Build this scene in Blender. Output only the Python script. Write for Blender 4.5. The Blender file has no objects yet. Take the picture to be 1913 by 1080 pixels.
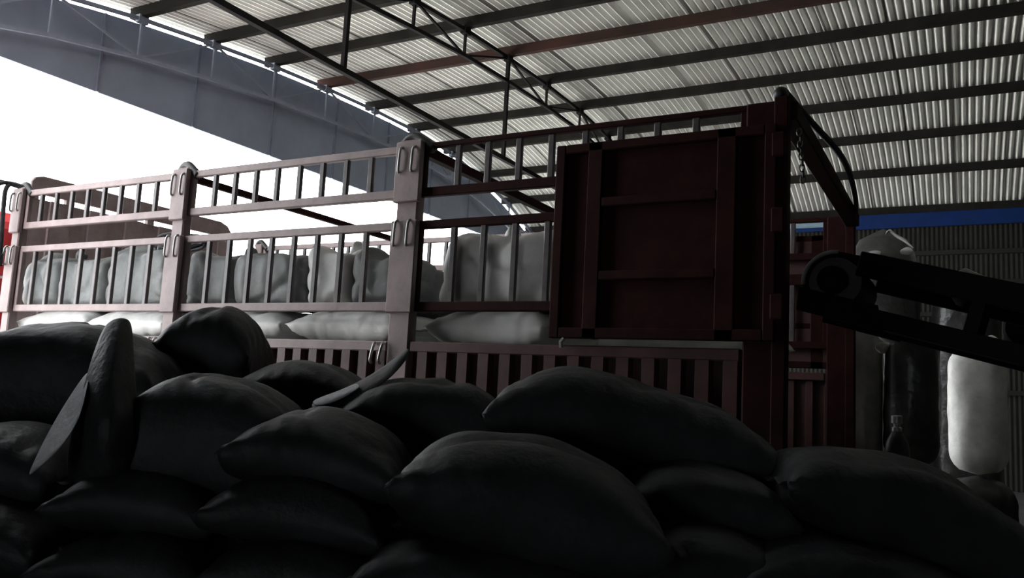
import bpy, bmesh, math, random
from mathutils import Vector, Matrix, Euler, noise

SC = bpy.context.scene
COL = SC.collection
PI = math.pi

# ------------------------------------------------------------------ camera
F = 1543.0
YAW, PITCH, ROLL = math.radians(29.0), math.radians(6.95), math.radians(2.986)
EYE = Vector((0, 0, 1.65))
_f = Vector((-math.sin(YAW) * math.cos(PITCH), math.cos(YAW) * math.cos(PITCH), math.sin(PITCH)))
_r = Vector((math.cos(YAW), math.sin(YAW), 0))
_u = _r.cross(_f)
CR = math.cos(ROLL) * _r + math.sin(ROLL) * _u
CU = -math.sin(ROLL) * _r + math.cos(ROLL) * _u
CF = _f
cam = bpy.data.objects.new('camera', bpy.data.cameras.new('camera'))
COL.objects.link(cam)
cam.data.sensor_width = 36.0
cam.data.lens = F / 1913 * 36.0
cam.data.clip_end = 400
cam.data.clip_start = 0.05
cam.matrix_world = Matrix(((CR.x, CU.x, -CF.x, EYE.x), (CR.y, CU.y, -CF.y, EYE.y), (CR.z, CU.z, -CF.z, EYE.z), (0, 0, 0, 1)))
SC.camera = cam

# ------------------------------------------------------------------ light and exposure
SKY = 7.0
w = bpy.data.worlds.new('overcast sky')
SC.world = w
w.use_nodes = True
bg = w.node_tree.nodes['Background']
bg.inputs[0].default_value = (0.93, 0.965, 1.0, 1)
bg.inputs[1].default_value = SKY
SC.view_settings.view_transform = 'Standard'
SC.view_settings.look = 'None'
SC.view_settings.gamma = 1
SC.view_settings.exposure = 0.0
try:
    SC.cycles.use_denoising = True
    SC.cycles.max_bounces = 8
    SC.cycles.diffuse_bounces = 6
except Exception:
    pass

sl = bpy.data.lights.new('sun', 'SUN')
sl.energy = 30.0
sl.angle = math.radians(4)
sl.color = (1.0, 0.97, 0.93)
so = bpy.data.objects.new('sun', sl)
so.rotation_euler = (math.radians(-38), 0, math.radians(-10))
COL.objects.link(so)

# building key numbers
XT, XG = -7.0, -11.27          # truss plane, gable plane
XO = -5.3                      # start of the unseen near bay, set to shape the daylight
XR = 9.0                       # right end wall
YF = 21.6                      # far wall
# light portal over the open gable, so the sky is sampled well
pl = bpy.data.lights.new('gable_portal', 'AREA')
pl.shape = 'RECTANGLE'
pl.size, pl.size_y = 24.0, 5.8
pl.cycles.is_portal = True
po = bpy.data.objects.new('gable_portal', pl)
po.location = (XG - 0.25, 10.0, 2.9)
po.rotation_euler = (PI / 2, 0, -PI / 2)
COL.objects.link(po)

pd = bpy.data.lights.new('doorway_portal', 'AREA')
pd.shape = 'RECTANGLE'
pd.size, pd.size_y = 0.9, 2.1
pd.cycles.is_portal = True
pdo = bpy.data.objects.new('doorway_portal', pd)
pdo.location = (-0.65, -7.3, 1.05)
pdo.rotation_euler = (PI / 2, 0, PI)
COL.objects.link(pdo)


# ------------------------------------------------------------------ materials
def mat(name, col, rough=0.6, metal=0.0, var=0.25, scale=6.0, bump=0.0, bscale=40.0, col2=None, stretch=(1, 1, 1), spec=0.5):
    m = bpy.data.materials.new(name)
    m.use_nodes = True
    nt = m.node_tree
    b = nt.nodes['Principled BSDF']
    tc = nt.nodes.new('ShaderNodeTexCoord')
    mp = nt.nodes.new('ShaderNodeMapping')
    mp.inputs['Scale'].default_value = stretch
    nt.links.new(tc.outputs['Object'], mp.inputs[0])
    nz = nt.nodes.new('ShaderNodeTexNoise')
    nz.inputs['Scale'].default_value = scale
    nz.inputs['Detail'].default_value = 6
    nz.inputs['Roughness'].default_value = 0.65
    nt.links.new(mp.outputs[0], nz.inputs['Vector'])
    cr = nt.nodes.new('ShaderNodeValToRGB')
    c2 = col2 if col2 else tuple(c * (1 - var) for c in col)
    c1 = tuple(min(1, c * (1 + var * 0.5)) for c in col) if not col2 else col
    cr.color_ramp.elements[0].position = 0.32
    cr.color_ramp.elements[0].color = (*c2, 1)
    cr.color_ramp.elements[1].position = 0.66
    cr.color_ramp.elements[1].color = (*c1, 1)
    nt.links.new(nz.outputs['Fac'], cr.inputs[0])
    nt.links.new(cr.outputs[0], b.inputs['Base Color'])
    b.inputs['Roughness'].default_value = rough
    b.inputs['Metallic'].default_value = metal
    b.inputs['Specular IOR Level'].default_value = spec
    if bump:
        nb = nt.nodes.new('ShaderNodeTexNoise')
        nb.inputs['Scale'].default_value = bscale
        nb.inputs['Detail'].default_value = 4
        nt.links.new(mp.outputs[0], nb.inputs['Vector'])
        bp = nt.nodes.new('ShaderNodeBump')
        bp.inputs['Strength'].default_value = bump
        bp.inputs['Distance'].default_value = 0.02
        nt.links.new(nb.outputs['Fac'], bp.inputs['Height'])
        nt.links.new(bp.outputs[0], b.inputs['Normal'])
    return m


M = {}
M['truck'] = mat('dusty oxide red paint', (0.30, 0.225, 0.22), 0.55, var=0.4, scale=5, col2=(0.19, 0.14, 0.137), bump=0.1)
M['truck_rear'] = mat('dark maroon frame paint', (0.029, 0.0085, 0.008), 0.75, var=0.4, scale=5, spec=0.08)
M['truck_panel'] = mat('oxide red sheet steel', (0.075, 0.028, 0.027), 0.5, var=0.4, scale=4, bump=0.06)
M['stake'] = mat('dark stake steel', (0.10, 0.085, 0.085), 0.45, var=0.4, scale=9)
M['dark_steel'] = mat('dark steel', (0.03, 0.03, 0.03), 0.45, 0.3, scale=8)
M['bare_steel'] = mat('worn bare steel', (0.45, 0.45, 0.44), 0.4, 0.8, scale=12)
M['cab'] = mat('red cab paint', (0.62, 0.04, 0.05), 0.35, var=0.1)
M['cab_white'] = mat('white stripe paint', (0.75, 0.75, 0.75), 0.4, var=0.05)
M['glass'] = mat('dark glass', (0.02, 0.02, 0.025), 0.08, var=0.1)
M['rubber'] = mat('black rubber', (0.012, 0.012, 0.012), 0.75, var=0.3, bump=0.1)
M['timber'] = mat('worn bed boards', (0.12, 0.09, 0.06), 0.8, var=0.4, stretch=(1, 12, 12))
M['rope'] = mat('dark rope', (0.03, 0.03, 0.035), 0.8, var=0.3, bump=0.4, bscale=120)
M['black_sack'] = mat('black woven sack', (0.044, 0.046, 0.050), 0.55, scale=5, col2=(0.019, 0.020, 0.0215), bump=0.3, bscale=28, spec=0.35)
M['black_sack_thread'] = mat('grey seam', (0.035, 0.035, 0.036), 0.7, var=0.3, scale=30)
M['grey_sheet'] = mat('grey sack lining', (0.5, 0.51, 0.53), 0.6, var=0.4, scale=10, bump=0.2)
M['white_sack'] = mat('white woven sack', (0.62, 0.62, 0.60), 0.45, var=0.2, scale=4, bump=0.25, bscale=14)
M['grey_sack'] = mat('grey green woven sack', (0.145, 0.153, 0.15), 0.5, var=0.5, scale=3.5, bump=0.3, bscale=12)
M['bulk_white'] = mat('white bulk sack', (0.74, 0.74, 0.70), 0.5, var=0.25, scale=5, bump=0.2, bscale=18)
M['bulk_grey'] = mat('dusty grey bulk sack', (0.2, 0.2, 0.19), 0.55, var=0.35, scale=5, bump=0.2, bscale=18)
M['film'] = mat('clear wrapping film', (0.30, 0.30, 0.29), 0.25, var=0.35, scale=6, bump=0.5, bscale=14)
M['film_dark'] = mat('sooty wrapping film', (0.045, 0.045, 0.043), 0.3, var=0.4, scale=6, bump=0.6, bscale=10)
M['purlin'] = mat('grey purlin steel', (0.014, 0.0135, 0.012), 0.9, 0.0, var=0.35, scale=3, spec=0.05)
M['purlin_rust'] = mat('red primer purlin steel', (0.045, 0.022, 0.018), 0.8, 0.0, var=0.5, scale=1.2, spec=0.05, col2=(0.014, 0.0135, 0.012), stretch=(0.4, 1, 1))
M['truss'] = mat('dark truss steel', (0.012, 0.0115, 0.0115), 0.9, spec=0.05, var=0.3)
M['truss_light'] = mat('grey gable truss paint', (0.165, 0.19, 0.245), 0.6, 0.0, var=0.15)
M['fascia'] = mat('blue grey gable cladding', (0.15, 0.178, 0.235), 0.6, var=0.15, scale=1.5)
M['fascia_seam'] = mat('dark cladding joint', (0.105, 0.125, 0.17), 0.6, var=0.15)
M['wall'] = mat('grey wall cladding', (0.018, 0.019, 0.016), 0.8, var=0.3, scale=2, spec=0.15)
M['wall_blue'] = mat('blue eave flashing', (0.002, 0.018, 0.095), 0.6, var=0.2, scale=2, spec=0.15)
M['wall_pale'] = mat('pale blue gutter', (0.16, 0.24, 0.30), 0.5, var=0.15)
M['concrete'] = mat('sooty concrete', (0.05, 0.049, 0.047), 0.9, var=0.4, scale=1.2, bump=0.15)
M['yard'] = mat('pale yard concrete', (0.58, 0.57, 0.55), 0.9, var=0.12, scale=0.4)
M['wood'] = mat('dark pallet timber', (0.07, 0.055, 0.04), 0.85, var=0.4, stretch=(1, 10, 10))
M['belt'] = mat('black conveyor belt', (0.010, 0.010, 0.010), 0.7, spec=0.2, var=0.3)
M['conv'] = mat('sooty conveyor frame', (0.006, 0.006, 0.006), 0.8, spec=0.12, var=0.3)
M['drum'] = mat('worn conveyor drum', (0.03, 0.029, 0.027), 0.6, 0.0, var=0.4)


def roof_mat():
    m = mat('white roof sheet', (0.66, 0.665, 0.635), 0.55, var=0.12, scale=1.2)
    nt = m.node_tree
    b = nt.nodes['Principled BSDF']
    tc = [n for n in nt.nodes if n.type == 'TEX_COORD'][0]
    cr = [n for n in nt.nodes if n.type == 'VALTORGB'][0]
    sep = nt.nodes.new('ShaderNodeSeparateXYZ')
    nt.links.new(tc.outputs['Object'], sep.inputs[0])
    md = nt.nodes.new('ShaderNodeMath'); md.operation = 'PINGPONG'; md.inputs[1].default_value = 0.45
    nt.links.new(sep.outputs['X'], md.inputs[0])
    lt = nt.nodes.new('ShaderNodeMath'); lt.operation = 'LESS_THAN'; lt.inputs[1].default_value = 0.016
    nt.links.new(md.outputs[0], lt.inputs[0])
    mx = nt.nodes.new('ShaderNodeMixRGB')
    mx.inputs[2].default_value = (0.16, 0.155, 0.145, 1)
    nt.links.new(lt.outputs[0], mx.inputs[0])
    nt.links.new(cr.outputs[0], mx.inputs[1])
    nt.links.new(mx.outputs[0], b.inputs['Base Color'])
    return m


M['roof'] = roof_mat()

# ------------------------------------------------------------------ mesh helpers
WL = {}


def wloc(o):
    return WL.get(o.name, Vector((0, 0, 0))) if o else Vector((0, 0, 0))


class MB:
    def __init__(self):
        self.v, self.f = [], []

    def add(self, vs, fs):
        n = len(self.v)
        self.v += [tuple(p) for p in vs]
        self.f += [tuple(i + n for i in q) for q in fs]
        return self

    def box(self, lo, hi):
        x0, y0, z0 = lo
        x1, y1, z1 = hi
        return self.add([(x0, y0, z0), (x1, y0, z0), (x1, y1, z0), (x0, y1, z0), (x0, y0, z1), (x1, y0, z1), (x1, y1, z1), (x0, y1, z1)],
                        [(0, 3, 2, 1), (4, 5, 6, 7), (0, 1, 5, 4), (1, 2, 6, 5), (2, 3, 7, 6), (3, 0, 4, 7)])

    def bar(self, a, b, wd, ht, up=(0, 0, 1)):
        a, b = Vector(a), Vector(b)
        d = (b - a).normalized()
        up = Vector(up)
        s = d.cross(up)
        if s.length < 1e-4:
            s = d.cross(Vector((1, 0, 0)))
        s.normalize()
        t = s.cross(d).normalized()
        vs = []
        for p in (a, b):
            for i, j in ((-1, -1), (1, -1), (1, 1), (-1, 1)):
                vs.append(p + s * (i * wd / 2) + t * (j * ht / 2))
        return self.add(vs, [(0, 3, 2, 1), (4, 5, 6, 7), (0, 1, 5, 4), (1, 2, 6, 5), (2, 3, 7, 6), (3, 0, 4, 7)])

    def tube(self, pts, r, n=8, smooth=0):
        pts = [Vector(p) for p in pts]
        if smooth:
            pts = catmull(pts, smooth)
        vs, fs = [], []
        prev = None
        for i, p in enumerate(pts):
            d = (pts[min(i + 1, len(pts) - 1)] - pts[max(i - 1, 0)]).normalized()
            s = prev if prev is not None else (Vector((0, 0, 1)) if abs(d.z) < 0.9 else Vector((1, 0, 0)))
            s = (s - d * s.dot(d)).normalized()
            prev = s
            t = d.cross(s)
            rr = r[i] if isinstance(r, (list, tuple)) else r
            for k in range(n):
                a = 2 * PI * k / n
                vs.append(p + s * (math.cos(a) * rr) + t * (math.sin(a) * rr))
        for i in range(len(pts) - 1):
            for k in range(n):
                fs.append((i * n + k, i * n + (k + 1) % n, (i + 1) * n + (k + 1) % n, (i + 1) * n + k))
        fs.append(tuple(range(n - 1, -1, -1)))
        fs.append(tuple((len(pts) - 1) * n + k for k in range(n)))
        return self.add(vs, fs)

    def lathe(self, prof, c, axis=(0, 0, 1), n=24):
        ax = Vector(axis).normalized()
        s = ax.orthogonal().normalized()
        t = ax.cross(s)
        c = Vector(c)
        vs, fs = [], []
        for r, h in prof:
            for k in range(n):
                a = 2 * PI * k / n
                vs.append(c + ax * h + s * (r * math.cos(a)) + t * (r * math.sin(a)))
        for i in range(len(prof) - 1):
            for k in range(n):
                fs.append((i * n + k, i * n + (k + 1) % n, (i + 1) * n + (k + 1) % n, (i + 1) * n + k))
        fs.append(tuple(range(n - 1, -1, -1)))
        fs.append(tuple((len(prof) - 1) * n + k for k in range(n)))
        return self.add(vs, fs)

    def prism(self, poly, ext):
        """poly: list of 3D points (one face), ext: vector of thickness"""
        ext = Vector(ext)
        n = len(poly)
        vs = [Vector(p) for p in poly] + [Vector(p) + ext for p in poly]
        fs = [tuple(range(n - 1, -1, -1)), tuple(range(n, 2 * n))]
        for i in range(n):
            j = (i + 1) % n
            fs.append((i, j, j + n, i + n))
        return self.add(vs, fs)

    def build(self, name, m, parent=None, bevel=0, smooth=False, local=False):
        me = bpy.data.meshes.new(name)
        vs = [Vector(p) for p in self.v]
        lo = Vector((min(p.x for p in vs), min(p.y for p in vs), min(p.z for p in vs)))
        hi = Vector((max(p.x for p in vs), max(p.y for p in vs), max(p.z for p in vs)))
        c = (lo + hi) / 2
        if parent is None:
            c.z = lo.z
        me.from_pydata([p - c for p in vs], [], self.f)
        bm = bmesh.new(); bm.from_mesh(me)
        bmesh.ops.recalc_face_normals(bm, faces=bm.faces)
        bm.to_mesh(me); bm.free()
        me.materials.append(m)
        if smooth:
            me.shade_smooth()
            if smooth == 'auto':
                me.set_sharp_from_angle(angle=math.radians(40))
        o = bpy.data.objects.new(name, me)
        COL.objects.link(o)
        if parent is not None:
            o.parent = parent
            o.location = c if local else c - wloc(parent)
        else:
            o.location = c
        WL[o.name] = c
        if bevel:
            b = o.modifiers.new('edge', 'BEVEL')
            b.width = bevel; b.segments = 1; b.limit_method = 'ANGLE'
        return o


def catmull(p, k):
    out = []
    n = len(p)
    for i in range(n - 1):
        a, b, c, d = p[max(i - 1, 0)], p[i], p[i + 1], p[min(i + 2, n - 1)]
        for j in range(k):
            t = j / k
            out.append(0.5 * ((2 * b) + (c - a) * t + (2 * a - 5 * b + 4 * c - d) * t * t + (3 * b - a - 3 * c + d) * t ** 3))
    out.append(p[-1])
    return out


def tag(o, label=None, cat=None, group=None, kind=None):
    if label: o['label'] = label
    if cat: o['category'] = cat
    if group: o['group'] = group
    if kind: o['kind'] = kind
    return o


def empty(name, loc):
    o = bpy.data.objects.new(name, None)
    o.empty_display_size = 0.2
    COL.objects.link(o)
    o.location = loc
    WL[o.name] = Vector(loc)
    return o


def spot(x, y, d):
    """point seen at photo pixel (x, y), d metres forward of the eye"""
    return EYE + d * (CF + CR * ((x - 956.5) / F) - CU * ((y - 540) / F))


def on_y(x, y, Y):
    v = CF + CR * ((x - 956.5) / F) - CU * ((y - 540) / F)
    return EYE + v * (Y / v.y)


# ------------------------------------------------------------------ building shell
def arc(keys, y):
    if y <= keys[0][0]: return keys[0][1]
    for (a, b), (c, d) in zip(keys, keys[1:]):
        if y <= c:
            t = (y - a) / (c - a)
            return b + (d - b) * t
    return keys[-1][1]


S = -XT
# purlin lines (y, z of the purlin underside) across the arch, from the near valley to the far eave
PY = [0.42, 0.52, 0.72, 0.92, 1.12, 1.322, 1.521, 1.724, 1.942, 2.165, 2.385, 2.60, 2.815, 3.03]
PZ = [0.610, 0.648, 0.700, 0.745, 0.777, 0.800, 0.819, 0.831, 0.8385, 0.8385, 0.824, 0.7875, 0.737, 0.660]
PUR = [(y * S, z * S + EYE.z) for y, z in zip(PY, PZ)]
PH = 0.17          # purlin depth


def smooth_arc(n):
    pts = catmull([Vector((0, y, z)) for y, z in PUR], n)
    return [(p.y, p.z) for p in pts]


ARC = smooth_arc(4)


def roof_z(y):
    return arc(ARC, y)


def corrugated(prof_x, path, th=0.0):
    """sheet: prof_x list of (x, dz) swept along path of (y, z)"""
    vs, fs = [], []
    n = len(prof_x)
    for y, z in path:
        for x, dz in prof_x:
            vs.append((x, y, z + dz))
    for i in range(len(path) - 1):
        for k in range(n - 1):
            a = i * n + k
            fs.append((a, a + 1, a + n + 1, a + n))
    return vs, fs


def trapezoid(x0, x1, pitch, h):
    out = []
    n = int((x1 - x0) / pitch)
    for i in range(n):
        x = x0 + i * pitch
        out += [(x, 0), (x + pitch * 0.12, 0), (x + pitch * 0.5, h), (x + pitch * 0.66, h)]
    out.append((x0 + n * pitch, 0))
    return out


path = [(y, z + PH) for y, z in ARC]
path = path + [(PUR[-1][0] + 0.55, PUR[-1][1] + PH - 0.25)]
vs, fs = corrugated(trapezoid(XG - 0.2, XR + 0.4, 0.122, 0.08), path)
tag(MB().add(vs, fs).build('ceiling', M['roof']), kind='structure')
# the next bay of the shed, over the camera
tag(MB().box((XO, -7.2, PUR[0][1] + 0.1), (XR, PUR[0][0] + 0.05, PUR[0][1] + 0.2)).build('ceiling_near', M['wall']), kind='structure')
m_ = MB().box((XG - 0.4, 2.4, -0.2), (XO, YF + 0.4, 0)).box((XO, -7.2, -0.2), (XR + 0.4, YF + 0.4, 0))
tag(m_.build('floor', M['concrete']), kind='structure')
m_ = MB().box((-70, -40, -0.2), (XG - 0.4, 60, -0.01)).box((XG - 0.4, -40, -0.2), (XO, 2.4, -0.01))
tag(m_.build('ground_yard', M['yard']), kind='structure')


def wall_sheet(name, a, b, z0, z1, m, pitch=0.2, h=0.035, girts=()):
    """vertical corrugated wall from a to b"""
    a, b = Vector((*a, 0)), Vector((*b, 0))
    d = (b - a); L = d.length; d.normalize()
    nrm = Vector((0, 0, 1)).cross(d)
    vs, fs = [], []
    pr = trapezoid(0, L + pitch, pitch, h)
    for z in (z0, z1):
        for x, dz in pr:
            vs.append(a + d * min(x, L) + nrm * dz + Vector((0, 0, z)))
    n = len(pr)
    for k in range(n - 1):
        fs.append((k, k + 1, k + 1 + n, k + n))
    return tag(MB().add(vs, fs).build(name, m), kind='structure')


EAVE = PUR[-1][1]
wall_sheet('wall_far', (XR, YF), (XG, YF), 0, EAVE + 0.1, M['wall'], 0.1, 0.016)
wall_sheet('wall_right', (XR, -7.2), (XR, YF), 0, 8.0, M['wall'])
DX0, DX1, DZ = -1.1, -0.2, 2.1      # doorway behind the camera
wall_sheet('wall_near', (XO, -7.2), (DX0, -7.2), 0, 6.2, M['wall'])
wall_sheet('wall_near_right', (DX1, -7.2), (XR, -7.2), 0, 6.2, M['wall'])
wall_sheet('wall_near_lintel', (DX0, -7.2), (DX1, -7.2), DZ, 6.2, M['wall'])
GAP_Y = 1.75      # unseen end wall closed up to here, blocking daylight from the truck's rear
tag(MB().box((XO - 0.1, -7.2, 0), (XO, GAP_Y, 6.2)).build('wall_left_baffle', M['wall']), kind='structure')
# girts on the far wall
for i, z in enumerate((2.1, 3.0, 3.85, 4.6, 5.3)):
    tag(MB().box((XG, YF - 0.17, z), (XR, YF - 0.06, z + 0.1)).build('trim_girt_%d' % (i + 1), M['wall'], None), kind='structure')
# blue flashing along the eave and the pale pipe below it
tag(MB().box((XG, YF - 0.42, EAVE - 0.34), (XR, YF - 0.36, EAVE + 0.02)).build('trim_eave', M['wall_blue']), kind='structure')
tag(MB().tube([(-9.5, YF - 0.62, EAVE - 0.22), (-2.9, YF - 0.62, EAVE - 0.22)], 0.07, 10).build('trim_pipe', M['wall_pale']), kind='structure')

# gable cladding above the opening
FB = 0.363 * 11.27 + EYE.z
top = [(y, z - 0.05) for y, z in ARC if y > GAP_Y]
poly = [(XG - 0.06, y, z) for y, z in top]
poly = [(XG - 0.06, top[-1][0] + 0.4, FB)] + [(XG - 0.06, top[0][0] - 2.5, FB), (XG - 0.06, top[0][0] - 2.5, top[0][1])] + poly
fas = MB()
fas.prism(poly, (-0.06, 0, 0))
tag(fas.build('wall_gable', M['fascia']), kind='structure')
for i, y in enumerate((4.0, 5.6, 7.35, 9.1, 10.85, 12.6, 14.35, 16.1, 17.85)):
    tag(MB().box((XG - 0.06, y - 0.02, FB), (XG - 0.035, y + 0.02, roof_z(y) - 0.05)).build('trim_seam_%d' % (i + 1), M['fascia_seam']), kind='structure')

# purlins
ords = ['directly above the blue eave flashing', 'second up from the blue eave flashing', 'third up from the blue eave flashing', 'fourth up from the blue eave flashing',
        'fifth up from the blue eave flashing', 'sixth up from the blue eave flashing', 'seventh up from the blue eave flashing', 'eighth up from the blue eave flashing',
        'ninth up from the blue eave flashing', 'tenth up from the blue eave flashing', 'eleventh up from the blue eave flashing']
vis = list(range(len(PUR) - 1, 2, -1))
for k, i in enumerate(vis):
    y, z = PUR[i]
    rust = k == 6
    p = MB()
    # C-section opening sideways
    p.box((XG - 0.12, y - 0.05, z), (XR - 0.05, y + 0.05, z + 0.012))
    p.box((XG - 0.12, y - 0.05, z + PH - 0.012), (XR - 0.05, y + 0.05, z + PH))
    p.box((XG - 0.12, y - 0.05, z + 0.012), (XR - 0.05, y - 0.02, z + PH - 0.012))
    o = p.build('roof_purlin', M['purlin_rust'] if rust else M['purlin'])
    tag(o, ('rust-red primed steel purlin, ' if rust else 'dark steel purlin under the white roof, ') + ords[k], 'purlin', 'steel purlins under the corrugated roof')


def truss(X, name, m, label, k0, k1, tie=True, drop=0.42, th=0.055, hang=(4, 7, 10)):
    root = empty(name, (X, PUR[k0][0], PUR[k0][1] - 1))
    tag(root, label, 'roof truss')
    tops = [Vector((X, y, z - th * 0.6)) for y, z in PUR[k0:k1 + 1]]
    lows = [Vector((X, y, z - drop - th * 0.6)) for y, z in PUR[k0:k1 + 1]]
    t = MB()
    for a, b in zip(tops, tops[1:]): t.bar(a, b, th, th * 1.1)
    t.build('top_chord', m, root)
    t = MB()
    for a, b in zip(lows, lows[1:]): t.bar(a, b, th, th * 1.1)
    t.build('bottom_chord', m, root)
    for j, (a, b) in enumerate(zip(tops, lows)):
        MB().bar(a, b, th * 0.7, th * 0.7, (1, 0, 0)).build('web_post', m, root)
        MB().box((X - 0.05, a.y - 0.08, a.z - 0.07), (X + 0.05, a.y + 0.08, a.z + 0.05)).build('gusset_plate', m, root)
    for j in range(len(tops) - 1):
        kk = k0 + j
        a, b = (tops[j], lows[j + 1]) if kk % 2 == 1 else (lows[j], tops[j + 1])
        MB().bar(a, b, th * 0.6, th * 0.6, (1, 0, 0)).build('diagonal', m, root)
    if tie:
        zt = 0.567 * S + EYE.z
        MB().bar((X, 2.4, zt), (X, 21.3, zt), 0.075, 0.075).build('tie_beam', m, root)
        for k in hang:
            y, z = PUR[k]
            MB().bar((X, y, z - 0.05), (X, y, zt), 0.06, 0.06, (1, 0, 0)).build('hanger', m, root)
    return root


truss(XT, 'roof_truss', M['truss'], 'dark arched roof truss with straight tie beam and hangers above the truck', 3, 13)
truss(XG + 0.12, 'gable_truss', M['truss_light'], 'grey arched truss against the blue-grey gable cladding', 1, 13, tie=False, drop=0.62, th=0.05)

# ------------------------------------------------------------------ the cargo truck
YN, YFAR = 3.6, 6.02
PX = [-6.285, -4.486, -2.656, -0.775]
ZT, ZU, ZM, ZL, ZB = 2.955, 2.69, 2.508, 2.067, 1.875
truck = empty('cargo_truck', (-3.5, (YN + YFAR) / 2, 0))
tag(truck, 'dusty red stake-sided cargo truck loaded with sacks', 'truck')

# chassis, bed and wheels
t = MB()
for y in (4.4, 5.22): t.box((-8.3, y - 0.05, 0.78), (-0.75, y + 0.05, 1.05))
for x in (-7.5, -6, -4.5, -3, -1.2): t.box((x - 0.06, 4.35, 0.85), (x + 0.06, 5.27, 1.05))
t.build('chassis', M['dark_steel'], truck)
t = MB()
t.box((-6.65, YN - 0.02, 1.05), (-0.74, YFAR + 0.02, 1.2))
t.build('cargo_bed', M['timber'], truck)
for x in (-7.6, -2.0):
    for y in (3.85, 5.75):
        s = 1 if y > 4.8 else -1
        wl = MB().lathe([(0.26, -0.13), (0.42, -0.13), (0.47, -0.09), (0.475, 0), (0.47, 0.09), (0.42, 0.13), (0.26, 0.13)], (x, y, 0.476), (0, 1, 0), 36).build('wheel', M['rubber'], truck, smooth='auto')
        MB().lathe([(0.27, -0.11), (0.24, 0.02), (0.12, 0.05), (0.10, 0.12), (0.03, 0.13)], (x, y, 0.476), (0, s, 0), 24).build('hub', M['bare_steel'], wl, smooth='auto')

# cab (its back is just seen past the front post)
cab = MB()
prof = [(-6.86, 0.75), (-6.86, 2.78), (-7.05, 2.92), (-8.1, 2.86), (-8.45, 2.0), (-8.6, 1.85), (-8.62, 0.55), (-8.1, 0.5), (-8.05, 0.95), (-7.2, 0.95), (-7.15, 0.6)]
cab.prism([(x, 3.68, z) for x, z in prof], (0, 2.26, 0))
cabo = cab.build('cab', M['cab'], truck, bevel=0.04)
for z in (2.12, 2.33, 2.56):
    MB().box((-6.858, 3.7, z), (-6.845, 5.9, z + 0.022)).build('white_stripe', M['cab_white'], cabo)
MB().box((-8.1, 3.665, 1.85), (-7.25, 3.69, 2.5)).build('side_window', M['glass'], cabo)
wsg = MB().prism([(-8.12, 3.85, 2.68), (-8.42, 3.85, 2.06), (-8.42, 5.77, 2.06), (-8.12, 5.77, 2.68)], (-0.03, 0, 0.015))
wsg.build('windscreen', M['glass'], cabo)

# headboard between cab and load
XH = -6.68
hb = MB()
y0, y1, zt, zb = 3.87, 6.0, 3.205, 1.25
pts = [(XH, y0, 3.055), (XH, y0, zt - 0.06), (XH, y0 + 0.03, zt - 0.02), (XH, y0 + 0.10, zt), (XH, y1 - 0.16, zt), (XH, y1 - 0.07, zt - 0.03), (XH, y1, zt - 0.11), (XH, y1, 3.055)]
hb.prism(pts, (-0.05, 0, 0))
head = hb.build('headboard', M['truck'], truck, bevel=0.006)
p = MB()
yy = y0
for i in range(12):
    a = y0 + (y1 - y0) * i / 12
    b = y0 + (y1 - y0) * (i + 1) / 12
    d = 0.028 if i % 2 else 0
    p.box((XH - 0.05 + d - 0.03, a, zb), (XH + d - 0.02, b, 3.01))
p.build('ribbed_panel', M['truck'], head)
for y in (y0 + 0.04, 4.22, 5.02, 5.4, y1 - 0.04):
    MB().box((XH - 0.045, y - 0.035, 3.005), (XH - 0.005, y + 0.035, 3.06)).build('spacer', M['truck'], head)


def post(x, y, wd, side, rear=False):
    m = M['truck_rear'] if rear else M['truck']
    t = MB()
    s = side
    t.box((x - wd / 2, y - 0.035, 1.05), (x + wd / 2, y + 0.035, ZT + (0.004 if rear else 0.03)))
    po = t.build('stake_post', m, truck, bevel=0.008)
    if rear: return po
    # pocket sleeves that the gates drop into
    for z0, z1 in ((ZU - 0.06, ZT + 0.015), (ZL - 0.04, ZM + 0.02)):
        MB().box((x - wd / 2 - 0.012, y + s * 0.04 - 0.018, z0), (x + wd / 2 + 0.018, y + s * 0.04 + 0.018, z1)).build('gate_sleeve', M['truck'], po, bevel=0.006)
    # rounded cap
    MB().tube([(x - wd / 2 - 0.005, y, ZT + 0.005), (x - wd * 0.25, y, ZT + 0.045), (x + wd * 0.1, y, ZT + 0.05), (x + wd * 0.5, y, ZT + 0.02), (x + wd * 0.5 + 0.06, y, ZT - 0.03)], 0.028, 8, 4).build('post_cap', M['dark_steel'], po, smooth=True)
    for zz in (ZT - 0.1, ZM - 0.06):
        for dx in (-0.04, 0.045):
            yy = y + s * 0.075
            MB().tube([(x + dx, yy - s * 0.02, zz + 0.08), (x + dx, yy, zz + 0.06), (x + dx - 0.006, yy, zz - 0.04), (x + dx - 0.012, yy - s * 0.015, zz - 0.06)], 0.0075, 6, 3).build('latch_hook', M['bare_steel'], po, smooth=True)
    return po


for i, x in enumerate(PX):
    for y, s in ((YN, -1), (YFAR, 1)):
        post(x, y, (0.09, 0.11, 0.14, 0.13)[i], s, i == 3)


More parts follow.
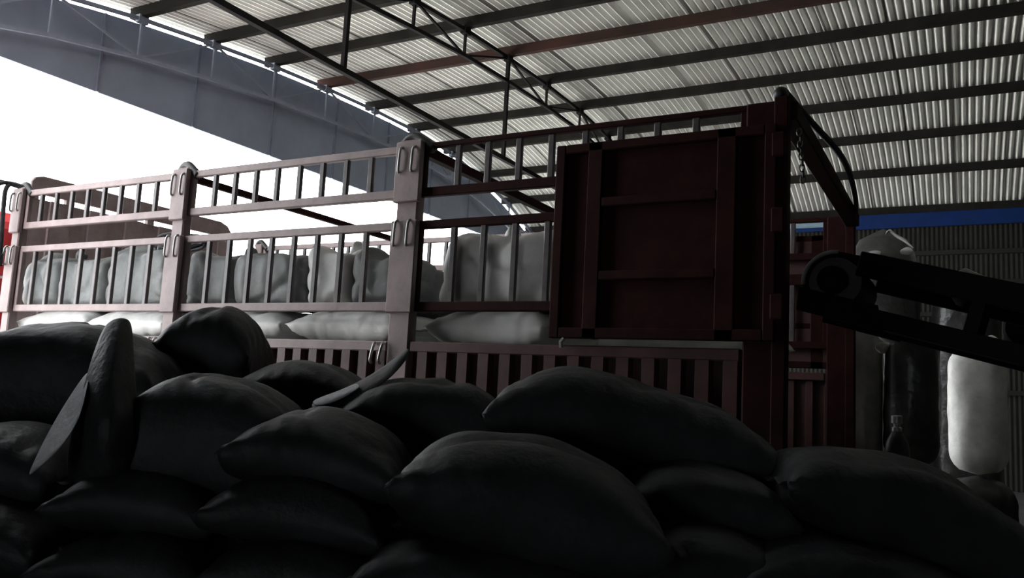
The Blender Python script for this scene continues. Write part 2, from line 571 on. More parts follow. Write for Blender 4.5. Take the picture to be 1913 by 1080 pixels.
def gate(x0, x1, y, zb, zt, stakes, s, mt):
    """one drop-in stake gate"""
    t = MB()
    th = 0.03 if mt is M['truck_rear'] and zt > ZT else 0.046
    t.bar((x0, y, zt - th / 2), (x1, y, zt - th / 2), 0.034, th)
    g = t.build('stake_gate', mt, truck, bevel=0.005)
    MB().bar((x0, y, zb + 0.024), (x1, y, zb + 0.024), 0.04, 0.05).build('bottom_rail', mt, g, bevel=0.005)
    for x in (x0 + 0.016, x1 - 0.016):
        MB().bar((x, y, zb), (x, y, zt - 0.03), 0.034, 0.036, (0, 1, 0)).build('end_bar', mt, g, bevel=0.004)
    for x in stakes:
        MB().box((x - 0.0165, y - 0.013, zb + 0.03), (x + 0.0165, y + 0.013, zt - 0.03)).build('stake', M['stake'], g, bevel=0.004)
    return g


ST = [[-6.05 + 0.183 * i for i in range(8)], [-4.203 + 0.1795 * i for i in range(8)], [-2.36 + 0.184 * i for i in range(8)]]
for y, s in ((YN, -1), (YFAR, 1)):
    for i in range(3):
        x0, x1 = PX[i] + 0.06, PX[i + 1] - 0.06
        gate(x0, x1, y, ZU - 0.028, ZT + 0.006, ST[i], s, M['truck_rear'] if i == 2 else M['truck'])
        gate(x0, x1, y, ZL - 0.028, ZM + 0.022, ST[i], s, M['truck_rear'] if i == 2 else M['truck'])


def sideboard(x0, x1, y, s):
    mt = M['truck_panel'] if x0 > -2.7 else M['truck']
    t = MB().box((x0, y - 0.03, ZB - 0.055), (x1, y + 0.03, ZB))
    sb = t.build('sideboard', mt, truck, bevel=0.006)
    MB().box((x0, y - 0.03, 1.2), (x1, y + 0.03, 1.27)).build('bottom_rail', M['truck'], sb)
    vs, fs = [], []
    pr = []
    pitch = 0.118
    n = int((x1 - x0) / pitch)
    pitch = (x1 - x0) / n
    for i in range(n):
        x = x0 + i * pitch
        pr += [(x, 0), (x + 0.35 * pitch, 0), (x + 0.45 * pitch, 0.036), (x + 0.9 * pitch, 0.036)]
    pr.append((x1, 0))
    for z in (1.262, ZB - 0.05):
        for x, d in pr: vs.append((x, y + s * (d - 0.012), z))
    m = len(pr)
    for k in range(m - 1): fs.append((k, k + 1, k + 1 + m, k + m))
    o = MB().add(vs, fs).build('corrugated_panel', M['truck_panel'], sb)
    sm = o.modifiers.new('sheet', 'SOLIDIFY'); sm.thickness = 0.004
    for f in (0.02, 0.055) if x0 < -2.7 else ():
        x = x1 - 0.02 - (f - 0.02) * 1.6
        MB().tube([(x, y + s * 0.035, ZB - 0.01), (x + 0.01, y + s * 0.06, ZB - 0.03), (x - 0.005, y + s * 0.06, ZB - 0.10), (x - 0.01, y + s * 0.04, ZB - 0.12)], 0.008, 6, 3).build('latch', M['bare_steel'], sb, smooth=True)


for y, s in ((YN, -1), (YFAR, 1)):
    for i in range(3):
        sideboard(PX[i] + 0.075, PX[i + 1] - 0.075, y, s)


def solid_panel(y, s):
    """framed sheet-steel gate covering the rear half of the last bay"""
    x0, x1, z0, z1 = -1.745, -0.70, 1.905, 2.845
    ya, yb = sorted((y + s * 0.032, y + s * 0.075))
    t = MB()
    for a, b in ((x0, x0 + 0.05), (-1.575, -1.50), (-0.955, -0.87), (x1 - 0.05, x1)):
        t.box((a, ya, z0), (b, yb, z1))
    for c, d in ((z0, z0 + 0.05), (z1 - 0.045, z1)):
        t.box((x0 + 0.05, ya, c), (x1 - 0.05, yb, d))
    for c in (2.20, 2.55):
        t.box((-1.50, ya, c - 0.022), (-0.955, yb, c + 0.022))
    p = t.build('solid_side_panel', M['truck_rear'], truck, bevel=0.005)
    yc = y + s * 0.04
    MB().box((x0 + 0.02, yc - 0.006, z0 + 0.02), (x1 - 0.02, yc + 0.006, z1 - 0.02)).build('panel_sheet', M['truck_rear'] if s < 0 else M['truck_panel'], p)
    for z in (2.05, 2.42, 2.75):
        h = MB().box((x1 - 0.02, y + s * 0.05 - 0.03, z - 0.055), (x1 + 0.035, y + s * 0.05 + 0.03, z + 0.055))
        h.build('hinge', M['truck_rear'], p, bevel=0.006)
    MB().tube([(-1.665, y + s * 0.09, 1.86), (-1.665, y + s * 0.10, 1.885), (-1.655, y + s * 0.09, 1.9)], 0.011, 6).build('latch_pin', M['bare_steel'], p)


solid_panel(YN, -1)
solid_panel(YFAR, 1)
# rear posts are doubled up behind the panel edge
for y in (YN, YFAR):
    MB().box((-0.72, y - 0.04, 1.1), (-0.66, y + 0.04, ZT + 0.02)).build('corner_post', M['truck_rear'], truck, bevel=0.006)
    MB().lathe([(0.012, 0), (0.03, 0.01), (0.034, 0.03), (0.02, 0.055), (0.008, 0.06)], (-0.70, y, ZT + 0.015), (0, 0, 1), 12).build('post_knob', M['dark_steel'], truck, smooth=True)

# crossbars from side to side
for x, th in ((PX[1] + 0.02, 0.045), (PX[2] + 0.06, 0.055), (-0.675, 0.085)):
    MB().bar((x, YN + 0.02, ZT - 0.03), (x, YFAR - 0.02, ZT - 0.03), th, th).build('crossbar', M['truck_rear'], truck, bevel=0.006)
# slack cable along the rear crossbar
MB().tube([(-0.69, YN, ZT + 0.06), (-0.635, YN + 0.4, ZT + 0.035), (-0.575, YN + 0.9, ZT + 0.02), (-0.565, YN + 1.3, ZT + 0.0), (-0.60, YN + 1.9, ZT - 0.01), (-0.66, YFAR, ZT + 0.0)], 0.016, 6, 6).build('cable', M['rope'], truck, smooth=True)
# chain hanging inside the rear corner
t = MB()
for k in range(9):
    c = Vector((-0.64 + 0.004 * (k % 2), YN + 0.12 + 0.012 * k, ZT - 0.1 - 0.024 * k))
    ax = Vector((1, 0, 0)) if k % 2 else Vector((0, 1, 0))
    s1 = ax.orthogonal().normalized(); s1 = Vector((0, 0, 1)); s2 = ax.cross(s1)
    t.tube([c + s1 * 0.018 * math.cos(a) + s2 * 0.010 * math.sin(a) for a in [2 * PI * i / 8 for i in range(9)]], 0.004, 5)
t.build('chain', M['dark_steel'], truck)
# ropes hooked over the front post
for dy, dx in ((-0.10, 0.0), (-0.17, -0.01), (-0.25, -0.03)):
    b = Vector((PX[0] - 0.01 + dx, YN - 0.02, ZT + 0.035))
    MB().tube([b + Vector((0.02, 0.05, -0.03)), b, b + Vector((-0.03, dy * 0.6, 0.012)), b + Vector((-0.035, dy, -0.04)), b + Vector((-0.03, dy * 1.02, -0.2)), b + Vector((-0.02, dy * 0.95, -0.42)), b + Vector((-0.04, dy * 0.7, -0.62))],
              0.016, 7, 5).build('tie_rope', M['rope'], truck, smooth=True)

# ------------------------------------------------------------------ sacks
def sack_mesh(L, W, H, seed, nu=44, nv=26, sharp=2.6, wrinkle=1.0, sag=0.0, flat=0.12):
    """a filled sack lying down: pillow with a thin seam all round, x = length, base at z = 0"""
    rnd = random.Random(seed)
    off = Vector((rnd.uniform(-50, 50), rnd.uniform(-50, 50), rnd.uniform(-50, 50)))
    vs, fs = [], []
    idx = {}

    def prof(t):
        return max(0.0, 1 - abs(t) ** sharp) ** 0.55

    for side in (1, -1):
        for i in range(nu + 1):
            u = -1 + 2 * i / nu
            u = math.copysign(abs(u) ** 0.85, u)
            for j in range(nv + 1):
                v = -1 + 2 * j / nv
                v = math.copysign(abs(v) ** 0.85, v)
                edge = i in (0, nu) or j in (0, nv)
                if side < 0 and edge:
                    idx[(side, i, j)] = idx[(1, i, j)]
                    continue
                pinch = 1 - 0.07 * (1 - abs(v) ** 2) * abs(u) ** 6
                pinch2 = 1 - 0.07 * (1 - abs(u) ** 2) * abs(v) ** 6
                x = u * L / 2 * pinch
                y = v * W / 2 * pinch2
                h = prof(u) * prof(v)
                mid = H * (0.42 + flat * 0.5)
                z = mid + (H - mid) * h if side > 0 else mid - mid * min(1, h * 1.25) ** 0.7
                n1 = noise.noise(Vector((x * 2.2, y * 2.6, side * 1.7)) + off)
                n2 = noise.noise(Vector((x * 6.0, y * 5.0, side * 3.1 + 7)) + off)
                ew = max(abs(u) ** 4, 0.5 * abs(v) ** 4)
                rip = math.sin((v * 17 if abs(u) > abs(v) else u * 26) + 5 * n1) * ew * (1 if not edge else 0.5)
                ny = noise.noise(Vector((x * 3.0, y * 14.0, 3)) + off)
                cr_ = max(0, 1 - abs(noise.noise(Vector((x * 3.5 + y * 2, y * 5, side * 2.3)) + off)) * 7)
                z -= wrinkle * H * 0.06 * cr_ * h * side
                z += wrinkle * H * (0.11 * n1 * h + 0.06 * n2 * (h ** .5) + 0.035 * rip + 0.03 * ny * h)
                z += sag * (u * u)
                y += wrinkle * W * 0.03 * n1
                vs.append((x, y, z)); idx[(side, i, j)] = len(vs) - 1
    for side in (1, -1):
        for i in range(nu):
            for j in range(nv):
                q = (idx[(side, i, j)], idx[(side, i + 1, j)], idx[(side, i + 1, j + 1)], idx[(side, i, j + 1)])
                fs.append(q if side > 0 else q[::-1])
    return vs, fs


def sack(name, L, W, H, seed, m, base, yaw=0.0, tilt=0.0, rollx=0.0, label=None, cat='sack', group=None, seam=None, **kw):
    vs, fs = sack_mesh(L, W, H, seed, **kw)
    me = bpy.data.meshes.new(name)
    me.from_pydata(vs, [], fs)
    me.shade_smooth()
    me.materials.append(m)
    o = bpy.data.objects.new(name, me)
    COL.objects.link(o)
    o.location = base
    o.rotation_euler = (Matrix.Rotation(yaw, 3, 'Z') @ Matrix.Rotation(-tilt, 3, 'Y') @ Matrix.Rotation(rollx, 3, 'X')).to_euler()
    tag(o, label, cat, group)
    if seam:
        # stitched mouth of the sack, a thin strip along the end
        for e in (-1, 1):
            t = MB()
            mid = H * (0.42 + kw.get('flat', 0.12) * 0.5) + kw.get('sag', 0)
            n = 14
            pts = []
            for j in range(n + 1):
                v = -0.8 + 1.6 * j / n
                x = e * (L / 2) * (1 - 0.07 * (1 - v * v))
                pts.append((x, v * W / 2, mid + 0.006 * math.sin(v * 11 + seed)))
            vs2 = []
            for (x, y, z) in pts:
                for dx, dz in ((-0.006 * e, -0.004), (0.014 * e, -0.008), (0.014 * e, -0.004), (-0.006 * e, 0.006)):
                    vs2.append((x + dx, y, z + dz))
            fs2 = [(3, 2, 1, 0), (n * 4, n * 4 + 1, n * 4 + 2, n * 4 + 3)]
            for j in range(n):
                for k in range(4):
                    fs2.append((j * 4 + k, j * 4 + (k + 1) % 4, j * 4 + 4 + (k + 1) % 4, j * 4 + 4 + k))
            s = t.add(vs2, fs2).build('stitched_seam', seam, o, local=True)
    return o


# sacks on the truck: lower tier lies just above the sideboards, upper tier stands behind the stakes
random.seed(4)
low = [(-5.86, 0.83, 'white sack lying above the sideboard, nearest the front post of the truck'),
       (-5.03, 0.80, 'white sack above the sideboard, second from the front post of the truck'),
       (-4.07, 0.98, 'pale sack behind the second truck post, half hidden by a black sack'),
       (-3.14, 0.80, 'plump white sack bulging over the sideboard left of the third truck post'),
       (-2.19, 0.72, 'pale sack above the sideboard beside the solid side panel')]
for k, (x, L, lb) in enumerate(low):
    sack('white_sack', L, 0.75, 0.215, 100 + k, M['white_sack'], (x, YN + 0.42, 1.862), 0.0, 0, 0.0, lb, 'sack', 'white sacks low on the truck', seam=M['grey_sack'], sharp=4.0)
# courses beneath, resting on the bed boards
for c, z in enumerate((1.2, 1.42, 1.645)):
    for k in range(5):
        sack('white_sack', 1.1, 0.75, 0.225, 300 + c * 9 + k, M['white_sack'], (-5.85 + 1.08 * k, YN + 0.47, z), 0, 0, 0, 'white sack packed on the truck bed behind the ribbed sideboard', 'sack', 'sacks packed behind the sideboard', nu=16, nv=10)
    for k in range(5):
        if c == 2: sack('white_sack', 1.2, 0.85, 0.22, 450 + k, M['white_sack'], (-5.85 + 1.08 * k, YN + 1.32, 1.868), 0, 0, 0, 'white sack packed on the truck bed behind the ribbed sideboard', 'sack', 'sacks packed behind the sideboard', nu=16, nv=10, sharp=16.0)
        sack('white_sack', 1.1, 0.85, 0.225, 400 + c * 9 + k, M['white_sack'], (-5.85 + 1.08 * k, YN + 1.32, z), 0, 0, 0, 'white sack packed on the truck bed behind the ribbed sideboard', 'sack', 'sacks packed behind the sideboard', nu=16, nv=10)
def bale(name, c, lx, ly, h, seed, m, label, group, lean=0.0):
    """an upright stuffed sack, boxy, with creased faces and a gathered top; base centre at c"""
    rnd = random.Random(seed)
    off = Vector((rnd.uniform(-50, 50), rnd.uniform(-50, 50), rnd.uniform(-50, 50)))
    bm = bmesh.new()
    bmesh.ops.create_cube(bm, size=2)
    bmesh.ops.subdivide_edges(bm, edges=bm.edges[:], cuts=21, use_grid_fill=True)
    ears = [(rnd.choice((-1, 1)), rnd.uniform(-1, 1), rnd.uniform(.3, 1)) for _ in range(2)]
    for v in bm.verts:
        p = v.co.copy()
        e = 7.0
        n = (abs(p.x) ** e + abs(p.y) ** e + abs(p.z) ** e) ** (1 / e)
        p = p / n
        q = Vector((p.x * lx / 2, p.y * ly / 2, p.z * h / 2))
        n1 = noise.noise(q * 3.2 + off)
        n2 = noise.noise(Vector((q.x * 3.4 + q.z * 2.4, q.y * 2.5, q.z * 4 - q.x * 2)) + off)
        n3 = noise.noise(q * 14 + off)
        crease = 1 - 2 * min(1, abs(n2) * 2.2)
        d = 0.030 * n1 - 0.020 * max(0, crease) + 0.004 * n3
        nn = Vector((p.x / lx, p.y / ly, p.z / h)); nn.normalize()
        q += nn * d
        if p.z > 0.5:
            for sx, sy, amp in ears:
                q.z += 0.05 * amp * max(0, 1 - ((p.x - 0.75 * sx) ** 2 + (p.y + 0.8 * abs(sy)) ** 2) * 3.0)
        q.z = max(q.z, -h / 2)
        q.x += lean * (q.z + h / 2)
        v.co = q + Vector((0, 0, h / 2))
    me = bpy.data.meshes.new(name)
    bm.to_mesh(me); bm.free()
    me.shade_smooth()
    me.materials.append(m)
    o = bpy.data.objects.new(name, me)
    COL.objects.link(o)
    o.location = c
    tag(o, label, 'sack', group)
    # gathered, tied mouth
    t = MB()
    k = rnd.uniform(-0.2, 0.2) * lx
    t.tube([(k + lean * h, -0.02, h * 0.97), (k + lean * h + 0.01, -0.025, h + 0.012), (k + lean * h + 0.03, -0.03, h + 0.035), (k + lean * h + 0.07, -0.04, h + 0.05)], [0.05, 0.022, 0.03, 0.045], 9, 0)
    t.build('tied_mouth', m, o, smooth=True, local=True)
    return o


YS = YN + 0.09
up = [(38, 104, 482, 'grey_sack', 'small crumpled grey sack on the truck, nearest the cab'),
      (103, 190, 486, 'grey_sack', 'wrinkled grey sack on the truck, second from the cab'),
      (188, 318, 466, 'grey_sack', 'tall pale sack under a coil of straps, left of the second truck post'),
      (338, 432, 477, 'grey_sack', 'greenish grey sack just right of the second truck post'),
      (430, 562, 475, 'grey_sack', 'flat-topped dark grey sack in the middle bay of the truck'),
      (563, 650, 467, 'white_sack', 'bright creased sack in the middle bay, left of the third truck post'),
      (648, 740, 478, 'grey_sack', 'dull grey sack partly behind the third truck post'),
      (808, 1036, 436, 'white_sack', 'tallest grey sack on the truck, right of the third post')]
for k, (xa, xb, yt, mm, lb) in enumerate(up):
    a, b = on_y(xa, 520, YS).x, on_y(xb, 520, YS).x
    h = on_y((xa + xb) / 2, yt, YS + 0.06).z - 2.075
    bale('grey_sack', ((a + b) / 2, YS + 0.30, 2.072), (b - a) * 0.99, 0.6, h, 200 + k, M[mm], lb, 'upright sacks behind the stakes', 0.1 if k == 7 else 0.0)
bale('grey_sack', (-1.28, YS + 0.32, 2.072), 0.7, 0.6, 0.36, 233, M['grey_sack'], 'grey sack on the truck hidden behind the solid side panel', 'upright sacks behind the stakes')
bale('grey_sack', (-2.95, YN + 1.0, 2.092), 1.0, 0.5, 0.30, 234, M['grey_sack'], 'low grey sack lying in the gap behind the third truck post', 'upright sacks behind the stakes')
# coil of straps on the tall sack
t = MB()
for k in range(4):
    rr = 0.16 + 0.015 * k
    t.tube([(-5.0 + (rr + 0.03) * math.cos(a), YN + 0.42 + 0.1 * math.sin(a), 2.525 + 0.012 * k + 0.045 * math.sin(a * 1.0 + k) + 0.03) for a in [2 * PI * i / 20 for i in range(21)]], 0.011, 6)
tag(t.build('strap_coil', M['rope'], smooth=True), 'loose coil of dark straps lying on a tall pale sack', 'strap')

# ------------------------------------------------------------------ black sacks in the foreground
tag(MB().box((-6.5, 0.55, 0), (3.4, 3.3, 0.9)).build('loading_platform', M['concrete']), kind='structure')


def px_sack(cx, cy, d, wpx, hpx, slope, label, W=0.44, seed=1, dyaw=0.0, m='black_sack', sag=-0.03, seam=True, **kw):
    """a black sack whose middle is seen at photo pixel (cx, cy), d metres forward"""
    L = wpx * d / F
    H = hpx * d / F
    c = spot(cx, cy, d)
    base = c - Vector((0, 0, H / 2)) + Vector((0, 0, -sag * 0.3))
    tilt = -math.radians(slope) + ROLL * 0.9
    return sack('black_sack', L, W, H, seed, M[m], base, YAW + dyaw, tilt, 0, label, 'sack', 'black sacks piled in the foreground', seam=M['black_sack_thread'] if seam else None, sag=sag, **kw)


px_sack(120, 712, 2.75, 470, 185, 3, 'large black sack lying behind the upright flap, left of the pile', 0.5, 1, sharp=3.4)
px_sack(402, 650, 3.0, 180, 155, 3, 'humped black sack standing highest in front of the second truck post', 0.35, 2, sharp=2.2, seam=False)
px_sack(412, 808, 2.3, 345, 205, 6, 'black sack with smooth arched top right of the upright flap', 0.46, 3)
px_sack(572, 732, 2.85, 245, 95, 4, 'black sack with a grey end resting at the foot of the ribbed sideboard', 0.45, 4)
px_sack(800, 786, 2.6, 335, 160, 4, 'black sack with creased left end below the third truck post', 0.44, 5)
px_sack(605, 848, 2.2, 320, 140, 11, 'black sack with a pale bottom edge in the middle of the pile', 0.44, 6)
px_sack(575, 945, 2.12, 330, 125, 8, 'second black sack down in the middle stack', 0.44, 7)
px_sack(590, 1050, 2.06, 340, 120, 8, 'third black sack down in the middle stack', 0.44, 8)
px_sack(975, 925, 2.0, 500, 195, 13, 'big black sack with vertical creases at the centre front of the pile', 0.46, 9)
px_sack(945, 1080, 1.95, 560, 150, 10, 'black sack directly beneath the big creased centre sack', 0.46, 10)
px_sack(1160, 800, 2.45, 540, 175, 10, 'long black sack along the back of the pile below the solid side panel', 0.46, 11)
px_sack(1640, 945, 2.2, 490, 175, 19, 'big dark sack at the right end of the pile below the conveyor', 0.44, 12)
px_sack(1590, 1090, 2.1, 520, 160, 14, 'dark sack beneath the big sack at the right end', 0.46, 13)
px_sack(1300, 925, 2.25, 300, 130, 8, 'black sack in deep shade between the centre and right sacks', 0.44, 14)
px_sack(1290, 1045, 2.1, 330, 140, 8, 'black sack at the bottom edge right of the centre stack', 0.44, 15)
px_sack(300, 930, 2.2, 300, 120, 6, 'black sack under the smooth arched sack, left of the middle stack', 0.44, 16)
px_sack(290, 1040, 2.1, 320, 120, 6, 'lowest black sack left of the middle stack', 0.44, 17)
px_sack(20, 860, 2.4, 330, 140, 3, 'black sack below the large left sack, at the left edge', 0.55, 18)
px_sack(0, 985, 2.25, 340, 140, 3, 'lowest black sack in the left-hand corner', 0.55, 19)

# courses beneath the visible sacks down to the platform
random.seed(9)
hid = 0
for row, dep in enumerate((2.35, 2.85)):
    for k in range(9 if row == 0 else 8):
        c0 = spot(-60 + 250 * k, 900, dep)
        zt_ = 1.02 if row == 0 else 1.30
        z = 0.9
        while z < zt_:
            sack('black_sack', 0.42, 0.48, 0.17, 500 + hid, M['black_sack'], (c0.x, c0.y, z), YAW, 0, 0, 'black sack buried under the front of the pile', 'sack', 'black sacks buried in the pile', nu=14, nv=10)
            hid += 1
            z += 0.165


# upright flap of an opened sack, and its paler folded inner face
def sheet(name, rows, m, parent=None, th=0.006, sub=1):
    """rows: lists of 3D points, a draped cloth sheet"""
    nr, nc = len(rows), len(rows[0])
    vs = [p for r in rows for p in r]
    fs = [(i * nc + j, i * nc + j + 1, (i + 1) * nc + j + 1, (i + 1) * nc + j) for i in range(nr - 1) for j in range(nc - 1)]
    o = MB().add(vs, fs).build(name, m, parent, smooth=True)
    s = o.modifiers.new('cloth', 'SOLIDIFY'); s.thickness = th; s.offset = 0
    b = o.modifiers.new('soft', 'SUBSURF'); b.levels = sub; b.render_levels = sub + 1
    return o


rows = [[spot(196, 610, 2.26), spot(206, 598, 2.25), spot(222, 592, 2.24), spot(240, 594, 2.26), spot(245, 606, 2.27)],
        [spot(186, 628, 2.25), spot(200, 622, 2.21), spot(220, 620, 2.18), spot(242, 622, 2.22), spot(248, 630, 2.26)],
        [spot(172, 665, 2.22), spot(192, 664, 2.15), spot(215, 664, 2.12), spot(240, 668, 2.18), spot(250, 672, 2.24)],
        [spot(160, 705, 2.18), spot(182, 708, 2.10), spot(210, 710, 2.06), spot(240, 714, 2.13), spot(254, 716, 2.2)],
        [spot(148, 750, 2.14), spot(172, 756, 2.06), spot(204, 758, 2.02), spot(240, 762, 2.08), spot(258, 764, 2.16)],
        [spot(130, 810, 2.10), spot(160, 815, 2.02), spot(200, 820, 1.98), spot(240, 825, 2.04), spot(262, 830, 2.10)],
        [spot(118, 905, 2.16), spot(160, 910, 2.10), spot(200, 915, 2.06), spot(240, 918, 2.10), spot(262, 918, 2.16)]]
flap = sheet('sack_flap', rows, M['black_sack'])
tag(flap, 'upright pointed flap of an emptied black sack with a pale folded edge', 'sack flap')
rows = [[spot(168, 688, 2.26), spot(166, 705, 2.18), spot(164, 715, 2.10)],
        [spot(146, 715, 2.24), spot(152, 745, 2.14), spot(154, 772, 2.05)],
        [spot(118, 757, 2.20), spot(130, 787, 2.10), spot(130, 818, 2.01)],
        [spot(82, 820, 2.12), spot(98, 836, 2.04), spot(96, 856, 1.98)],
        [spot(52, 888, 1.98), spot(53, 889, 1.97), spot(54, 890, 1.97)]]
sheet('folded_edge', rows, M['grey_sheet'], flap)
# pointed sack corner sticking out in front of the sideboard
rows = [[spot(582, 752, 2.52), spot(578, 760, 2.48), spot(590, 772, 2.46)],
        [spot(625, 733, 2.55), spot(630, 745, 2.48), spot(640, 757, 2.46)],
        [spot(672, 712, 2.58), spot(685, 722, 2.50), spot(695, 733, 2.48)],
        [spot(720, 684, 2.62), spot(728, 694, 2.56), spot(735, 704, 2.54)],
        [spot(764, 646, 2.66), spot(766, 652, 2.63), spot(768, 662, 2.63)]]
ear = sheet('sack_flap', rows, M['black_sack'])
tag(ear, 'pointed black sack corner sticking up below the third truck post', 'sack flap')
rows = [[spot(580, 748, 2.50), spot(582, 755, 2.47), spot(592, 764, 2.45)],
        [spot(640, 728, 2.52), spot(636, 738, 2.47), spot(642, 745, 2.455)],
        [spot(668, 714, 2.55), spot(672, 718, 2.50), spot(676, 722, 2.48)]]
sheet('folded_edge', rows, M['grey_sheet'], ear)

# ------------------------------------------------------------------ loading conveyor at the tail of the truck
A = Vector((-0.485, 4.0, 2.185))
B = Vector((2.9, 3.85, 1.28))
cd = (B - A).normalized()
cs = Vector((0, 0, 1)).cross(cd).normalized()
cn = cd.cross(cs).normalized()
cv = empty('belt_conveyor', (1.2, 3.9, 0))
tag(cv, 'sooty black belt conveyor sloping up to the tail of the truck', 'conveyor')
R0, WB = 0.128, 0.46
MB().lathe([(0.02, -WB / 2 - 0.05), (0.03, -WB / 2), (R0 - 0.02, -WB / 2), (R0 - 0.015, 0), (R0 - 0.02, WB / 2), (0.03, WB / 2), (0.02, WB / 2 + 0.05)], A, cs, 28).build('head_drum', M['drum'], cv, smooth='auto')
MB().lathe([(0.02, -WB / 2 - 0.05), (0.03, -WB / 2), (R0 - 0.02, -WB / 2), (R0 - 0.015, 0), (R0 - 0.02, WB / 2), (0.03, WB / 2), (0.02, WB / 2 + 0.05)], B, cs, 28).build('tail_drum', M['drum'], cv, smooth='auto')
loop = []
for i in range(17):
    a = PI / 2 + PI * i / 16
    loop.append(A + cd * (R0 * math.cos(a)) + cn * (R0 * math.sin(a)))
for i in range(17):
    a = -PI / 2 + PI * i / 16
    loop.append(B + cd * (R0 * math.cos(a)) + cn * (R0 * math.sin(a)))
vs, fs = [], []
for p in loop:
    vs += [p - cs * WB / 2, p + cs * WB / 2]
n = len(loop)
for i in range(n):
    j = (i + 1) % n
    fs.append((2 * i, 2 * j, 2 * j + 1, 2 * i + 1))
bo = MB().add(vs, fs).build('belt', M['belt'], cv, smooth='auto')
s = bo.modifiers.new('belt', 'SOLIDIFY'); s.thickness = 0.012; s.offset = 0
for e in (-1, 1):
    o = cs * (e * (WB / 2 + 0.045))
    t = MB()
    t.bar(A + cd * 0.08 + o + cn * 0.095, B + o + cn * 0.095, 0.035, 0.105, cn)
    t.build('side_frame', M['conv'], cv, bevel=0.005)
    t = MB()
    t.bar(A + cd * 0.05 + o - cn * 0.115, B + o - cn * 0.115, 0.035, 0.075, cn)
    t.build('lower_rail', M['conv'], cv, bevel=0.005)
    for k in range(6):
        q = A + cd * (0.55 + 0.6 * k) + o
        MB().bar(q + cn * 0.05, q - cn * 0.1, 0.03, 0.05, cd).build('frame_strut', M['conv'], cv)
    MB().lathe([(0.015, 0), (0.06, 0.002), (0.06, 0.03), (0.02, 0.034)], A + o * 1.03, cs * e, 16).build('bearing', M['conv'], cv, smooth='auto')
    q = A + o
    MB().prism([q - cd * 0.11 - cn * 0.16, q - cd * 0.125 - cn * 0.06, q + cd * 0.2 - cn * 0.06, q + cd * 0.25 - cn * 0.16], cs * (e * 0.02)).build('bearing_bracket', M['conv'], cv)
lit_arc = [A - cs * (WB / 2 + 0.004) + cd * ((R0 + 0.004) * math.cos(a)) + cn * ((R0 + 0.004) * math.sin(a)) for a in [PI * (0.55 + 0.55 * i / 14) for i in range(15)]]  # highlight on the drum's left edge, added as a paler arc
MB().tube(lit_arc, 0.009, 6).build('drum_highlight', M['bulk_grey'], cv, smooth=True)
for k in range(7):
    q = A + cd * (0.45 + 0.42 * k) - cn * 0.03
    MB().lathe([(0.01, -WB / 2 - 0.04), (0.03, -WB / 2), (0.03, WB / 2), (0.01, WB / 2 + 0.04)], q + cn * 0.12, cs, 12).build('idler_roller', M['drum'], cv, smooth='auto')
for k, q in enumerate((A + cd * 1.6, A + cd * 3.0)):
    for e in (-1, 1):
        p = q + cs * (e * (WB / 2 + 0.045)) - cn * 0.1
        MB().bar(p, (p.x, p.y, 0.0), 0.06, 0.06, (0, 1, 0)).build('leg', M['conv'], cv)
# drive motor riding on the frame
mo = MB().lathe([(0.03, 0), (0.085, 0.01), (0.095, 0.04), (0.095, 0.2), (0.085, 0.24), (0.04, 0.25)], A + cd * 0.72 + cn * 0.05 + cs * 0.40, cs, 20).build('motor', M['conv'], cv, smooth='auto')

# ------------------------------------------------------------------ bulk sacks stacked behind the conveyor
def bulk(c, r, h, seed, m, label, sq=2.6, ears=True, film=None, name='bulk_sack'):
    """tall upright bulk sack on its base point c"""
    rnd = random.Random(seed)
    off = Vector((rnd.uniform(-50, 50), rnd.uniform(-50, 50), 0))
    vs, fs = [], []
    nz, na = 30, 36
    for i in range(nz + 1):
        t = i / nz
        rr = r * min(1, (max(0.0, 1 - abs(2 * t - 1) ** 7)) ** 0.5 * 1.02 + 0.02)
        for k in range(na):
            a = 2 * PI * k / na
            ca, sa = math.cos(a), math.sin(a)
            q = (abs(ca) ** sq + abs(sa) ** sq) ** (-1 / sq)
            n1 = noise.noise(Vector((ca * 1.6, sa * 1.6, t * h * 2.0)) + off)
            n2 = noise.noise(Vector((ca * 4, sa * 4, t * h * 9.0)) + off)
            rad = rr * q * (1 + 0.07 * n1 + 0.035 * n2)
            vs.append((c[0] + rad * ca, c[1] + rad * sa, c[2] + h * t))
    for i in range(nz):
        for k in range(na):
            fs.append((i * na + k, i * na + (k + 1) % na, (i + 1) * na + (k + 1) % na, (i + 1) * na + k))
    fs.append(tuple(range(na - 1, -1, -1)))
    fs.append(tuple(nz * na + k for k in range(na)))
    o = MB().add(vs, fs).build(name, m, smooth=True)
    tag(o, label, 'sack', 'bulk sacks behind the conveyor')
    if ears:
        for e in (-1, 1):
            p = Vector(c) + Vector((e * r * 0.5, 0, h * 0.985))
            MB().tube([p + Vector((-0.07, -0.02, -0.02)), p + Vector((-0.05, -0.02, 0.05)), p + Vector((0, -0.02, 0.09)), p + Vector((0.05, -0.02, 0.05)), p + Vector((0.07, -0.02, -0.02))], 0.013, 6, 3).build('lifting_loop', m, o, smooth=True)
    return o


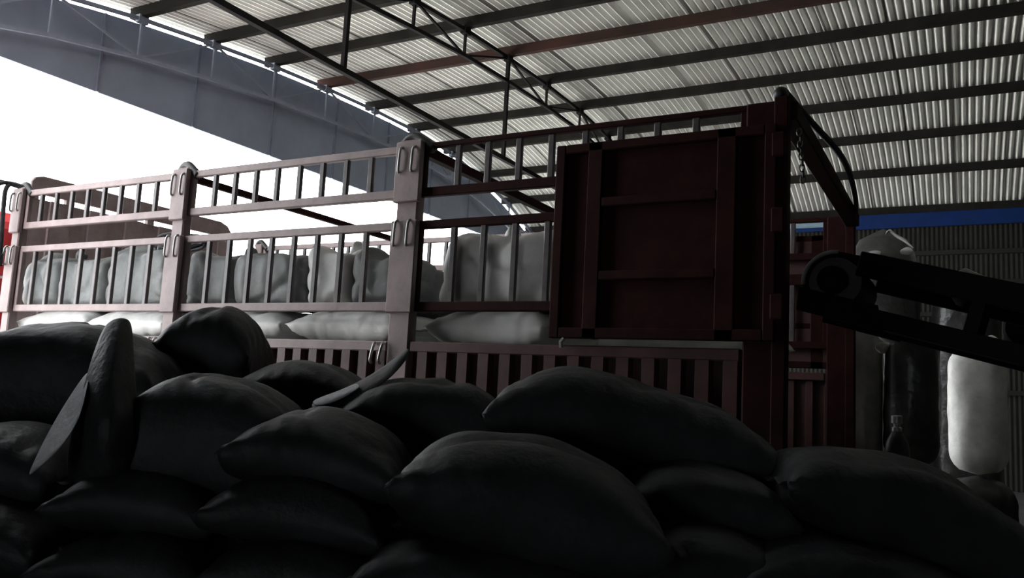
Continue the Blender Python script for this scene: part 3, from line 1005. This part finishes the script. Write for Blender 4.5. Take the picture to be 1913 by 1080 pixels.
Y2 = 7.2
YC = 7.35
p = on_y(1800, 885, YC)
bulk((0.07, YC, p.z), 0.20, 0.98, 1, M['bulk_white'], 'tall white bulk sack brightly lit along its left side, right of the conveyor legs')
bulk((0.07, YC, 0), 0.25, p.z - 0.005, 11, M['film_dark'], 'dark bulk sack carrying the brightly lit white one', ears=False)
bulk((0.62, Y2 + 0.2, 1.30), 0.22, 0.85, 2, M['bulk_grey'], 'dull grey bulk sack at the right edge behind the conveyor')
bulk((0.62, Y2 + 0.2, 0), 0.25, 1.295, 12, M['bulk_grey'], 'grey bulk sack under the dull one at the right edge', ears=False)
bulk((-0.67, 6.5, 1.10), 0.135, 1.16, 3, M['bulk_grey'], 'slim grey bulk sack just right of the far rear truck post')
bulk((-0.67, 6.5, 0), 0.16, 1.095, 13, M['bulk_grey'], 'grey bulk sack under the slim one by the truck', ears=False)
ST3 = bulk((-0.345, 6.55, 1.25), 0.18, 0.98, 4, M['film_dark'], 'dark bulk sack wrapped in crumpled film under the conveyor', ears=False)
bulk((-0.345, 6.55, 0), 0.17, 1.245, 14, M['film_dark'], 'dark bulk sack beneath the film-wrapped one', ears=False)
# second rank, taller, seen above the conveyor
ST1 = bulk((-0.66, Y2 + 1.0, 0), 0.30, 3.30, 5, M['film_dark'], 'tall dark stack of sacks with torn film on top, above the conveyor head', ears=False, name='wrapped_stack')
bulk((0.0, Y2 + 1.0, 0), 0.27, 2.92, 6, M['film_dark'], 'dark rounded wrapped stack above the middle of the conveyor', ears=False, name='wrapped_stack')


def film(parent, Y, pts, seed=0):
    """a crumpled strip of loose wrapping film hanging off a stack"""
    rnd = random.Random(seed)
    rows = []
    for (x, y, wd) in pts:
        q = on_y(x, y, Y)
        dz = wd * Y / F
        rows.append([q + Vector((rnd.uniform(-.01, .01), rnd.uniform(-.03, .0), dz / 2)), q + Vector((0, -0.04 + rnd.uniform(-.02, .02), 0)), q + Vector((rnd.uniform(-.01, .01), rnd.uniform(0, .03), -dz / 2))])
    o = sheet('loose_film', rows, M['film'], parent, th=0.003)
    return tag(o, 'pale torn film')


film(ST1, 7.90, [(1655, 440, 5), (1662, 427, 5), (1672, 440, 5), (1690, 450, 6), (1708, 464, 5)], 1)
film(ST1, 7.90, [(1682, 470, 8), (1695, 468, 16), (1706, 470, 7)], 2)
film(ST1, 7.90, [(1622, 474, 8), (1634, 475, 14), (1646, 474, 7)], 5)
film(ST3, 6.32, [(1640, 626, 9), (1655, 634, 16), (1672, 641, 8)], 3)
film(ST3, 6.32, [(1636, 648, 12), (1650, 652, 26), (1664, 645, 10)], 4)

# bottle-necked gas cylinder among the bulk sacks
gp = on_y(1676, 850, 5.2)
g = empty('gas_cylinder', (gp.x, gp.y, 0))
tag(g, 'slim dark metal gas cylinder with a pale valve beyond the right-hand sack', 'gas cylinder')
MB().lathe([(0.06, 0), (0.066, 0.02), (0.066, 1.42), (0.055, 1.475), (0.03, 1.52), (0.022, 1.535)], (gp.x, gp.y, 0), (0, 0, 1), 24).build('body', M['dark_steel'], g, smooth='auto')
MB().lathe([(0.026, 1.53), (0.026, 1.55), (0.018, 1.555), (0.018, 1.57), (0.03, 1.575), (0.03, 1.615), (0.02, 1.62)], (gp.x, gp.y, 0), (0, 0, 1), 16).build('valve', M['bare_steel'], g, smooth='auto')
# pale sacks low at the right-hand edge
for k, (z, lb) in enumerate(((0.86, 'topmost pale sack of the low stack in the right-hand corner'), (0.60, 'middle pale sack of the low stack in the right-hand corner'), (0.33, 'lower pale sack of the low stack in the right-hand corner'), (0.06, 'bottom pale sack of the low stack in the right-hand corner'))):
    q = on_y(1905, 960, 4.2)
    sack('pale_sack', 0.62, 0.5, 0.27, 700 + k, M['bulk_white'], (q.x + 0.2, 4.4, z), 0.1, 0, 0, lb, 'sack', 'pale sacks in the right-hand corner', seam=M['grey_sack'])
tag(MB().box((0.0, 4.05, 0), (0.95, 4.75, 0.06)).build('pallet', M['wood']), 'low timber pallet under the pale sacks in the right-hand corner', 'pallet')
